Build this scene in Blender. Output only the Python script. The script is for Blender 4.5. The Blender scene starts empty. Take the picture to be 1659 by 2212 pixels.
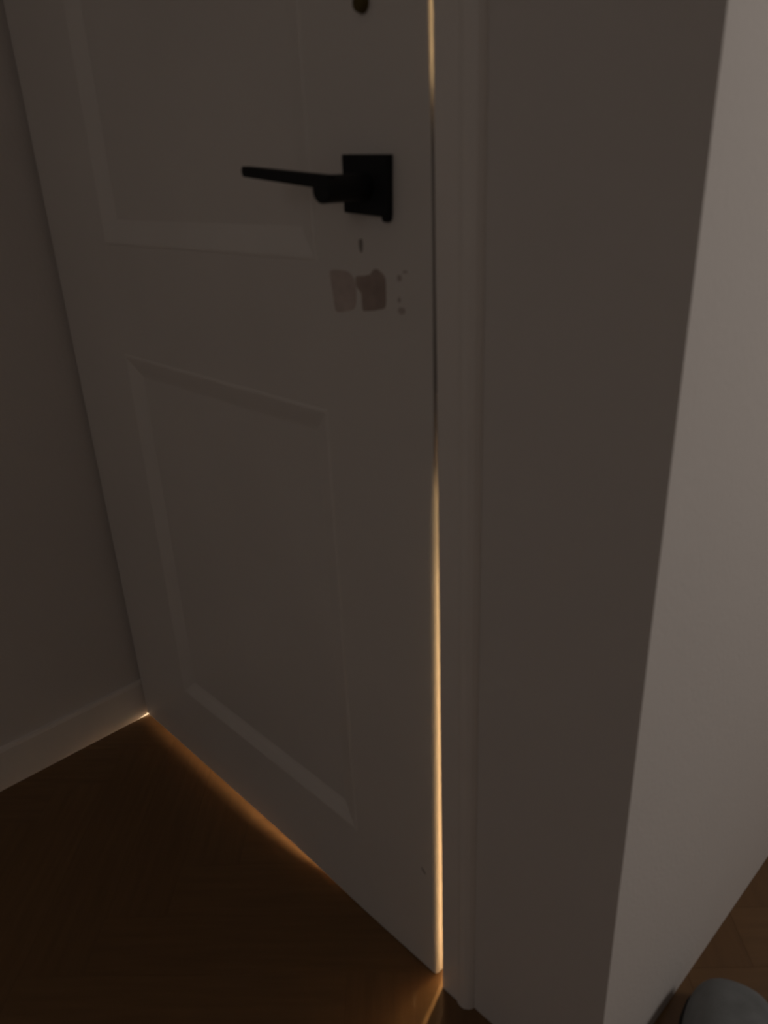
import bpy, bmesh, math, random
from mathutils import Vector, Matrix
random.seed(7)
S = bpy.context.scene
C = S.collection

# ------------------------------------------------------------------ camera
cam = bpy.data.cameras.new('camera')
cam.sensor_fit = 'HORIZONTAL'
cam.sensor_width = 36.0
cam.lens = 36.0 * 1661.0 / 1659.0
cam.clip_start = 0.01
cam.dof.use_dof = True               # the phone missed focus in the dark
cam.dof.focus_distance = 8.0
cam.dof.aperture_fstop = 9.0
camo = bpy.data.objects.new('camera', cam)
C.objects.link(camo)
R = ((0.6978169, 0.2676927, -0.6643735), (0.7152586, -0.3098475, 0.6264182), (-0.0381669, -0.9123240, -0.4076864))
m = Matrix.Identity(4)
for i in range(3):
    m[i][0] = R[i][0]; m[i][1] = -R[i][1]; m[i][2] = -R[i][2]
m[0][3], m[1][3], m[2][3] = 0.0, 0.0, 1.05
camo.matrix_world = m
S.camera = camo

# ------------------------------------------------------------------ world, lights, exposure
w = bpy.data.worlds.new('night'); S.world = w; w.use_nodes = True
w.node_tree.nodes['Background'].inputs['Color'].default_value = (0.02, 0.018, 0.016, 1)
w.node_tree.nodes['Background'].inputs['Strength'].default_value = 0.2
S.view_settings.view_transform = 'Standard'
S.view_settings.look = 'None'
S.view_settings.exposure = 0.0
S.view_settings.gamma = 1.0
S.view_settings.use_curve_mapping = False

def lamp(name, kind, loc, power, col, aim=None, size=None, size_y=None, spread=None):
    l = bpy.data.lights.new(name, kind)
    l.energy = power; l.color = col
    if kind == 'AREA':
        l.shape = 'RECTANGLE'; l.size = size; l.size_y = size_y or size
        if spread: l.spread = spread
    else:
        l.shadow_soft_size = size
    o = bpy.data.objects.new(name, l); C.objects.link(o)
    o.location = loc
    if aim is not None:
        o.rotation_euler = (Vector(aim) - Vector(loc)).to_track_quat('-Z', 'Y').to_euler()
    return o

# dim light further down the corridor on the right, past the corner
lamp('corridor_lamp', 'AREA', (1.70, 2.20, 1.60), 7.5, (1.0, 0.93, 0.865), aim=(-0.25, 1.10, 1.55), size=0.5, spread=math.radians(120))
# unseen fill added behind the camera to lift the door and left wall
lamp('room_fill', 'AREA', (0.4, -2.3, 1.75), 2.3, (1.0, 0.945, 0.90), aim=(-1.0, 0.5, 0.9), size=0.9, size_y=1.2)
# lit room behind the door
lamp('hall_lamp', 'POINT', (-1.14, 2.55, 1.95), 370.0, (1.0, 0.77, 0.41), size=0.07)
lamp('under_door_fill', 'POINT', (-0.392, 0.92, 0.088), 72.0, (1.0, 0.74, 0.46), size=0.02)  # low source added to make the glow under the door

# ------------------------------------------------------------------ helpers
def mat(name, col, rough=0.5, var=0.04, scale=6.0, bump=0.0, bscale=60.0, metal=0.0, stretch=None, spec=0.5):
    M = bpy.data.materials.new(name); M.use_nodes = True
    nt = M.node_tree; b = nt.nodes['Principled BSDF']
    b.inputs['Roughness'].default_value = rough
    b.inputs['Metallic'].default_value = metal
    b.inputs['Specular IOR Level'].default_value = spec
    tc = nt.nodes.new('ShaderNodeTexCoord')
    mp = nt.nodes.new('ShaderNodeMapping')
    nt.links.new(tc.outputs['Object'], mp.inputs['Vector'])
    if stretch: mp.inputs['Scale'].default_value = stretch
    n = nt.nodes.new('ShaderNodeTexNoise'); n.inputs['Scale'].default_value = scale; n.inputs['Detail'].default_value = 4
    nt.links.new(mp.outputs['Vector'], n.inputs['Vector'])
    r = nt.nodes.new('ShaderNodeValToRGB')
    lo = [c * (1 - var) for c in col]; hi = [min(1, c * (1 + var)) for c in col]
    r.color_ramp.elements[0].position = 0.3; r.color_ramp.elements[1].position = 0.7
    r.color_ramp.elements[0].color = (*lo, 1); r.color_ramp.elements[1].color = (*hi, 1)
    nt.links.new(n.outputs['Fac'], r.inputs['Fac'])
    nt.links.new(r.outputs['Color'], b.inputs['Base Color'])
    if bump:
        n2 = nt.nodes.new('ShaderNodeTexNoise'); n2.inputs['Scale'].default_value = bscale
        nt.links.new(mp.outputs['Vector'], n2.inputs['Vector'])
        bp = nt.nodes.new('ShaderNodeBump'); bp.inputs['Strength'].default_value = bump; bp.inputs['Distance'].default_value = 0.002
        nt.links.new(n2.outputs['Fac'], bp.inputs['Height']); nt.links.new(bp.outputs['Normal'], b.inputs['Normal'])
    return M

WALL = mat('wall_paint', (0.74, 0.69, 0.655), 0.85, 0.02, 3, 0.25, 180)
DOOR = mat('door_paint', (0.77, 0.72, 0.675), 0.45, 0.025, 5, 0.1, 40)
MOULD_LIT = mat('moulding_lit_tone', (0.81, 0.76, 0.715), 0.4, 0.02, 8, 0.1, 60)  # door colour raised, stands in for light catching the panel bevels
TRIM = mat('trim_paint', (0.86, 0.80, 0.75), 0.45, 0.02, 8, 0.1, 60)
CEIL = mat('ceiling_paint', (0.75, 0.72, 0.68), 0.9, 0.02, 3)
WOOD = [mat('oak_%d' % i, c, 0.19, 0.10, 3.0, 0.08, 8, stretch=(2, 30, 30), spec=0.4) for i, c in enumerate(
    ((0.180, 0.098, 0.043), (0.173, 0.093, 0.041), (0.187, 0.102, 0.045), (0.177, 0.096, 0.042)))]
JOINT = mat('joint_filler', (0.14, 0.075, 0.033), 0.9)
BLACK = mat('black_metal', (0.012, 0.013, 0.015), 0.6, 0.1, 20, spec=0.25)
BRASS = mat('old_brass', (0.10, 0.072, 0.018), 0.5, 0.15, 60, metal=0.6)
BARE1 = mat('bare_patch_pale', (0.58, 0.485, 0.44), 0.9, 0.1, 60, 0.4, 300)
BARE2 = mat('bare_patch_dark', (0.41, 0.325, 0.285), 0.9, 0.12, 60, 0.4, 300)
SMUDGE = mat('smudge', (0.50, 0.43, 0.39), 0.9, 0.1, 80)
MARK = mat('dark_mark', (0.30, 0.265, 0.24), 0.9, 0.1, 80)
BLOCKER = mat('blocker_dark', (0.05, 0.036, 0.024), 0.95)
STEEL = mat('dull_steel', (0.5, 0.46, 0.4), 0.4, 0.05, 40, metal=0.9)
FABRIC = mat('grey_felt', (0.21, 0.22, 0.225), 0.95, 0.12, 40, 0.6, 500, spec=0.2)
SOLE = mat('dark_rubber', (0.02, 0.018, 0.018), 0.8)
LINING = mat('slipper_lining', (0.10, 0.10, 0.11), 0.95)

def obj(name, bm, material, parent=None, smooth=False, bevel=0.0, seg=2, **props):
    bmesh.ops.recalc_face_normals(bm, faces=bm.faces)
    me = bpy.data.meshes.new(name); bm.to_mesh(me); bm.free()
    me.materials.append(material)
    if smooth:
        for p in me.polygons: p.use_smooth = True
    o = bpy.data.objects.new(name, me); C.objects.link(o)
    if parent: o.parent = parent
    if bevel:
        b = o.modifiers.new('bevel', 'BEVEL'); b.width = bevel; b.segments = seg; b.limit_method = 'ANGLE'; b.angle_limit = math.radians(40)
    for k, v in props.items(): o[k] = v
    return o

def box(bm, x0, x1, y0, y1, z0, z1):
    v = [bm.verts.new((x, y, z)) for z in (z0, z1) for y in (y0, y1) for x in (x0, x1)]
    for f in ((0, 2, 3, 1), (4, 5, 7, 6), (0, 1, 5, 4), (2, 6, 7, 3), (0, 4, 6, 2), (1, 3, 7, 5)):
        bm.faces.new([v[i] for i in f])

def prism_z(bm, pts, z0, z1):
    a = [bm.verts.new((x, y, z0)) for x, y in pts]; b = [bm.verts.new((x, y, z1)) for x, y in pts]
    n = len(pts)
    bm.faces.new(a[::-1]); bm.faces.new(b)
    for i in range(n): bm.faces.new((a[i], a[(i + 1) % n], b[(i + 1) % n], b[i]))

def prism_y(bm, pts, y0, y1):
    a = [bm.verts.new((x, y0, z)) for x, z in pts]; b = [bm.verts.new((x, y1, z)) for x, z in pts]
    n = len(pts)
    bm.faces.new(a[::-1]); bm.faces.new(b)
    for i in range(n): bm.faces.new((a[i], a[(i + 1) % n], b[(i + 1) % n], b[i]))

def boxes(*bs):
    bm = bmesh.new()
    for b in bs: box(bm, *b)
    return bm

def cyl_y(bm, cx, cz, r, y0, y1, n=28, r1=None):
    r1 = r if r1 is None else r1
    a = [bm.verts.new((cx + r * math.cos(t), y0, cz + r * math.sin(t))) for t in [2 * math.pi * i / n for i in range(n)]]
    b = [bm.verts.new((cx + r1 * math.cos(t), y1, cz + r1 * math.sin(t))) for t in [2 * math.pi * i / n for i in range(n)]]
    bm.faces.new(a[::-1]); bm.faces.new(b)
    for i in range(n): bm.faces.new((a[i], a[(i + 1) % n], b[(i + 1) % n], b[i]))

def struct(name, bm, material, label, cat, **k):
    return obj(name, bm, material, kind='structure', label=label, category=cat, **k)

XL, YW, XR = -1.342, 0.536, -0.2466        # left wall face, door wall face, corridor wall face
YB, YF, XE, ZC = -2.6, 4.0, 2.0, 2.5       # back wall, far wall, end wall, ceiling
DY = 0.534                                  # door face

# ------------------------------------------------------------------ room shell
floor = struct('floor', boxes((XL - .1, XE + .1, YB - .1, YF + .1, -0.10, -0.0022)), JOINT,
               'brown herringbone wood floor running up to the white door', 'floor')
struct('ceiling', boxes((XL - .1, XE + .1, YB - .1, YF + .1, ZC, ZC + .1)), CEIL, 'plain white ceiling above the corridor', 'ceiling')
struct('wall_left', boxes((XL - .1, XL, YB, YF, 0, ZC)), WALL, 'dim white wall meeting the hinge side of the door', 'wall')
struct('wall_back', boxes((XL - .1, XE + .1, YB - .1, YB, 0, ZC)), WALL, 'plain white wall opposite the door', 'wall')
struct('wall_far', boxes((XL - .1, XE + .1, YF, YF + .1, 0, ZC)), WALL, 'plain white wall at the far end of the corridor', 'wall')
struct('wall_end', boxes((XE, XE + .1, YB, YF, 0, ZC)), WALL, 'plain white wall facing the lit corridor wall', 'wall')
bm = bmesh.new()
prism_z(bm, [(-0.434, YW), (XR, YW), (-0.3666, 0.656), (-0.434, 0.656)], 0, ZC)
box(bm, XL, -0.434, YW, 0.656, 2.03, ZC)
struct('wall_front', bm, WALL, 'shaded narrow wall between the door casing and the corner', 'wall')
bm = bmesh.new()
prism_z(bm, [(XR, YW), (XR, YF), (-0.3666, YF), (-0.3666, 0.656)], 0, ZC)
struct('wall_right', bm, WALL, 'brighter lit wall beyond the outer corner right of the door', 'wall')
bm = bmesh.new()
prism_y(bm, [(XL, 0), (XL + .008, 0), (XL + .008, .080), (XL + .006, .087), (XL, .087)], YB, .5495)
struct('baseboard_left', bm, TRIM, 'low white baseboard lit by the glow from under the door', 'baseboard')

# herringbone parquet, each block its own piece, laid at 45 degrees to the door
BL, BW = 0.48, 0.096
gap = 0.0001
def block_mesh(i):
    bm = bmesh.new()
    a, b, e = BL / 2 - gap, BW / 2 - gap, 0.00025
    lo = [bm.verts.new((sx * a, sy * b, -.012)) for sx, sy in ((-1, -1), (1, -1), (1, 1), (-1, 1))]
    mi = [bm.verts.new((sx * a, sy * b, -e * .5)) for sx, sy in ((-1, -1), (1, -1), (1, 1), (-1, 1))]
    hi = [bm.verts.new((sx * (a - e), sy * (b - e), 0)) for sx, sy in ((-1, -1), (1, -1), (1, 1), (-1, 1))]
    bm.faces.new(hi)
    for r0, r1 in ((lo, mi), (mi, hi)):
        for k in range(4): bm.faces.new((r0[k], r0[(k + 1) % 4], r1[(k + 1) % 4], r1[k]))
    me = bpy.data.meshes.new('parquet_block'); bmesh.ops.recalc_face_normals(bm, faces=bm.faces); bm.to_mesh(me); bm.free()
    me.materials.append(WOOD[i]); return me
BM_ = [block_mesh(i) for i in range(4)]
c45 = math.sqrt(.5)
O = Vector((-0.843, 0.334)) - Vector((c45, c45)) * 0.03     # a long joint starts here
ux, uy = Vector((c45, c45)), Vector((-c45, c45))
N = int(round(BL / BW))
for k in range(-40, 60):
    for j in range(-14, 14):
        # row lattice of a herringbone: steps (1,1) along the zigzag and (2N,0) across it
        gx, gy = k + 2 * N * j, k
        for horiz in (True, False):
            if horiz: cx, cy, rot = (gx + N / 2) * BW, (gy + .5) * BW, math.pi / 4
            else:     cx, cy, rot = (gx + N + .5) * BW, (gy + 1 - N / 2) * BW, 3 * math.pi / 4
            p = O + ux * cx + uy * cy
            if not (-1.45 < p.x < 0.9 and -0.55 < p.y < 1.9): continue
            o = bpy.data.objects.new('parquet_block', BM_[random.randrange(4)])
            o.parent = floor; o.location = (p.x, p.y, 0.0); o.rotation_euler.z = rot
            C.objects.link(o)

# ------------------------------------------------------------------ door frame
XJ = -0.480
bm = bmesh.new()
prism_z(bm, [(XJ + .001, .527), (-0.4525, .527), (-0.4515, .5255), (-0.445, .5240), (-0.439, .5250), (-0.434, .5285), (-0.431, .533),
             (-0.4305, YW), (-0.434, YW), (-0.434, 0.66), (XJ + .004, 0.66), (XJ, .60), (XJ, .528)], 0, 2.03)
struct('trim_1', bm, TRIM, 'white moulded door casing along the lit crack', 'door frame')
bm = boxes((XL, -0.434, .590, .66, 0, 2.03), (XL, -0.434, .527, .66, 1.99, 2.03))
bm.free()
struct('trim_2', boxes((XL, -1.300, .5705, .66, 0, 2.03), (XL, -1.3285, .550, .5705, 0, 2.03)), TRIM, 'white hinge side door jamb in the left corner', 'door frame')
struct('trim_3', boxes((XL, XJ, .527, .656, 1.985, 2.03)), TRIM, 'white door frame head above the door', 'door frame')
# dark blocker added inside the crack to shut out light around the latch
bm = bmesh.new()
for z0, z1, t0, t1, yf in ((0.52, 0.74, -.002, .0012, .548), (0.74, 0.845, .0012, .0106, .548), (0.85, 1.068, .0110, .0100, .5385), (1.068, 1.116, .0085, .0060, .552), (1.118, 1.60, .0012, .0012, .552)):
    va = [bm.verts.new((x, y, z0)) for x, y in ((XJ + .0005, yf), (XJ + .0005, .572), (XJ - t0, .572), (XJ - t0, yf))]
    vb = [bm.verts.new((x, y, z1)) for x, y in ((XJ + .0005, yf), (XJ + .0005, .572), (XJ - t1, .572), (XJ - t1, yf))]
    bm.faces.new(va[::-1]); bm.faces.new(vb)
    for i in range(4): bm.faces.new((va[i], va[(i + 1) % 4], vb[(i + 1) % 4], vb[i]))
obj('light_blocker', bm, BLOCKER, bpy.data.objects['trim_1'], label='dark light blocker added inside the crack beside the handle')

# ------------------------------------------------------------------ door
edge = [(0.0015, -.4977), (0.10, -.4972), (0.35, -.4952), (0.62, -.4926), (0.83, -.4904), (0.92, -.4897), (1.0, -.4891), (1.06, -.4893), (1.17, -.4899), (1.98, -.4905)]
XD, ZT, TH = -1.326, 1.98, 0.032
P0, P1 = -1.135, -0.652                     # panel opening, x
pan = [(0.165, 0.803), (0.965, 1.80)]       # panel openings, z
bm = bmesh.new()
prof = [(-.0065, 0), (-.0040, .0004), (-.0020, .0014), (-.0006, .0032), (0, .0060), (0, TH)]   # worn round arris
wear = lambda z: 1.0 if z < .70 else max(.25, 1.0 - (z - .70) / .15)
zz = []
for (za, xa), (zb, xb) in zip(edge, edge[1:]): zz += [(za + (zb - za) * t / 3, xa + (xb - xa) * t / 3) for t in range(3)]
zz.append(edge[-1])
rows = [[bm.verts.new((P1, DY + TH, max(z, .0025)))] + [bm.verts.new((P1, DY, max(z, .0025)))] + [bm.verts.new((x + dx * wear(z), DY + dy * (wear(z) if dy < .01 else 1), z)) for dx, dy in prof] for z, x in zz]
n = len(rows[0])
for A, B in zip(rows, rows[1:]):
    for i in range(n): bm.faces.new((A[i], A[(i + 1) % n], B[(i + 1) % n], B[i]))
bm.faces.new(rows[0]); bm.faces.new(rows[-1][::-1])
prism_y(bm, [(XD, .0105), (P0, .0105), (P0, ZT), (XD, ZT)], DY, DY + TH)
zs = [.008, pan[0][0], pan[0][1], pan[1][0], pan[1][1], ZT]
prism_y(bm, [(P0, .0105), (-1.0, .0104), (-.86, .0100), (-.77, .0082), (P1, .0025), (P1, zs[1]), (P0, zs[1])], DY, DY + TH)
for a, b in ((2, 3), (4, 5)): box(bm, P0, P1, DY, DY + TH, zs[a], zs[b])
bmesh.ops.remove_doubles(bm, verts=bm.verts, dist=1e-5)
door = struct('door_1', bm, DOOR, 'old white panelled door with black lever handle and bare patches', 'door')
# soft worn arris along the lock edge
for zA, zB in pan:
    b2 = bmesh.new(); box(b2, P0 + .002, P1 - .002, DY + .0080, DY + .024, zA + .002, zB - .002)
    obj('door_panel', b2, DOOR, door)
    # moulding: a mitred frame with an ogee section running round the opening
    prof = [(-.001, .0005), (.000, -.0006), (.003, -.0010), (.006, -.0004), (.012, .0014), (.020, .0040), (.026, .0062), (.031, .0076), (.034, .0082), (.034, .013), (-.001, .013)]
    b3 = bmesh.new(); rings = []
    for sx, sz in ((0, 0), (1, 0), (1, 1), (0, 1)):
        ring = []
        for s, d in prof:
            x = (P0 + s) if sx == 0 else (P1 - s)
            z = (zA + s) if sz == 0 else (zB - s)
            ring.append(b3.verts.new((x, DY + d, z)))
        rings.append(ring)
    for i in range(4):
        A, B = rings[i], rings[(i + 1) % 4]
        for k in range(len(prof)):
            k2 = (k + 1) % len(prof)
            b3.faces.new((A[k], B[k], B[k2], A[k2]))
    obj('panel_moulding', b3, MOULD_LIT, door)

# handle
bm = bmesh.new()
b_ = [(-.5957, 1.0128), (-.5372, 1.0090), (-.5348, 1.0612), (-.5950, 1.0634)]
prism_y(bm, b_, DY - .009, DY)
handle = obj('door_handle', bm, BLACK, door, bevel=.0012, label='black square rosette with a thin lever')
bm = bmesh.new(); cyl_y(bm, -.5645, 1.0350, .0118, DY - .062, DY - .008)
obj('handle_neck', bm, BLACK, handle, smooth=False, bevel=.001)
bm = bmesh.new()
t = math.radians(5.2); L = .128; hh = .0050
cx, cz = -.556, 1.0405
def lp(s, h): return (cx - s * math.cos(t) - h * math.sin(t) * 0, cz + s * math.sin(t) + h)
pts = [lp(0, -hh - .001), lp(L, -hh + .0005), lp(L + .0015, 0), lp(L, hh), lp(0, hh + .001)]
prism_y(bm, pts, DY - .061, DY - .051)
obj('lever', bm, BLACK, handle, bevel=.0012)
bm = bmesh.new(); cyl_y(bm, -.5425, 1.0085, .0042, DY - .006, DY, n=16)
obj('set_screw', bm, BLACK, handle)
# round brass fitting above
bm = bmesh.new(); cyl_y(bm, -.5658, 1.1795, .0068, DY - .007, DY, n=28, r1=.0080)
pe = obj('lock_cylinder', bm, BRASS, door, smooth=False, bevel=.001, label='small round brass fitting above the handle')

def blob(name, pts, material, label, th=.0007, r=.003, it=2):
    """a thin worn patch with rounded corners on the door face"""
    p = [Vector(q) for q in pts]
    for _ in range(it):
        q = []
        for i in range(len(p)):
            a, b = p[i], p[(i + 1) % len(p)]
            q += [a.lerp(b, .14), a.lerp(b, .86)]
        p = q
    b = bmesh.new(); prism_y(b, [(v.x, v.y) for v in p], DY - th, DY + .0005)
    return obj(name, b, material, door, label=label)
blob('bare_patch', [(-.6325, .9560), (-.6250, .9575), (-.6050, .9572), (-.5970, .9520), (-.5935, .9440), (-.5945, .9260), (-.5990, .9200), (-.6160, .9155), (-.6250, .9148), (-.6275, .9180), (-.6300, .9380)], BARE1, 'paler bare patch left of its pair')
blob('bare_patch', [(-.5930, .9530), (-.5800, .9540), (-.5710, .9560), (-.5680, .9600), (-.5620, .9618), (-.5555, .9585), (-.5505, .9540), (-.5510, .9300), (-.5530, .9250), (-.5680, .9215), (-.5840, .9195), (-.5850, .9230), (-.5850, .9370), (-.5925, .9430)], BARE2, 'darker notched bare patch right of its pair')
for n_, (cx_, cz_, rx, rz) in enumerate(((-.5318, .9545, .0035, .0040), (-.5235, .9610, .0042, .0016), (-.5325, .9345, .0022, .0026), (-.5292, .9245, .0055, .0040))):
    blob('smudge', [(cx_ + rx * math.cos(a) * random.uniform(.7, 1.1), cz_ + rz * math.sin(a) * random.uniform(.7, 1.1)) for a in [i * math.pi / 4 for i in range(8)]], SMUDGE, 'faint brown smudge beside the bare patches', th=.0004)
blob('keyhole', [(-.5855, .9880), (-.5810, .9885), (-.5803, .9830), (-.5820, .9760), (-.5842, .9755), (-.5860, .9820)], MARK, 'small dark filled keyhole under the handle', th=.0005)
blob('paint_chip', [(-.5225, .1945), (-.5200, .1938), (-.5160, .1900), (-.5140, .1868), (-.5160, .1865), (-.5200, .1900)], MARK, 'tiny dark chip near the foot of the door', th=.0005, it=1)

# ------------------------------------------------------------------ slipper
def ring(bm, x, y, wd, h, z0, n=18, p=2.4):
    vs = []
    for i in range(n):
        a = math.pi * i / (n - 1)
        cxx = math.copysign(abs(math.cos(a)) ** (2 / p), math.cos(a)); s = abs(math.sin(a)) ** (2 / p)
        vs.append(bm.verts.new((x + wd * cxx, y, z0 + h * s)))
    return vs
slip = bpy.data.objects.new('slipper', None); C.objects.link(slip)
slip.location = (-0.146, 0.668, 0.0)
slip.rotation_euler.z = math.radians(17)
slip['label'] = 'soft grey slipper with rounded toe on the wood floor by the lit wall'; slip['category'] = 'slipper'
# toe points along +y; y runs 0.12 (toe) to -0.15 (heel)
outline = [(0.122, .014), (0.119, .032), (0.110, .046), (0.092, .055), (0.065, .059), (0.03, .059), (-0.01, .055), (-0.06, .045), (-0.10, .042), (-0.13, .037), (-0.148, .026), (-0.154, .010)]
bm = bmesh.new()
prism_z(bm, [(wd + .003, y) for y, wd in outline] + [(-wd - .003, y) for y, wd in outline[::-1]], 0.0, .014)
obj('sole', bm, SOLE, slip, bevel=.003)
bm = bmesh.new(); prev = None
hs = [.014, .034, .047, .056, .062, .066, .070]
for (y, wd), h in zip(outline[:7], hs):
    r_ = ring(bm, 0, y, wd, h, .013)
    if prev:
        for i in range(len(r_) - 1): bm.faces.new((prev[i], prev[i + 1], r_[i + 1], r_[i]))
    else:
        bm.faces.new(r_)
    prev = r_
up = obj('upper', bm, FABRIC, slip, smooth=True)
sm = up.modifiers.new('solid', 'SOLIDIFY'); sm.thickness = .004
sb = up.modifiers.new('sub', 'SUBSURF'); sb.levels = 1; sb.render_levels = 2
bm = bmesh.new()
ins = [(y * .97, wd - .006) for y, wd in outline]
prism_z(bm, [(wd, y) for y, wd in ins if wd > 0] + [(-wd, y) for y, wd in ins[::-1] if wd > 0], .0135, .018)
obj('insole', bm, LINING, slip)
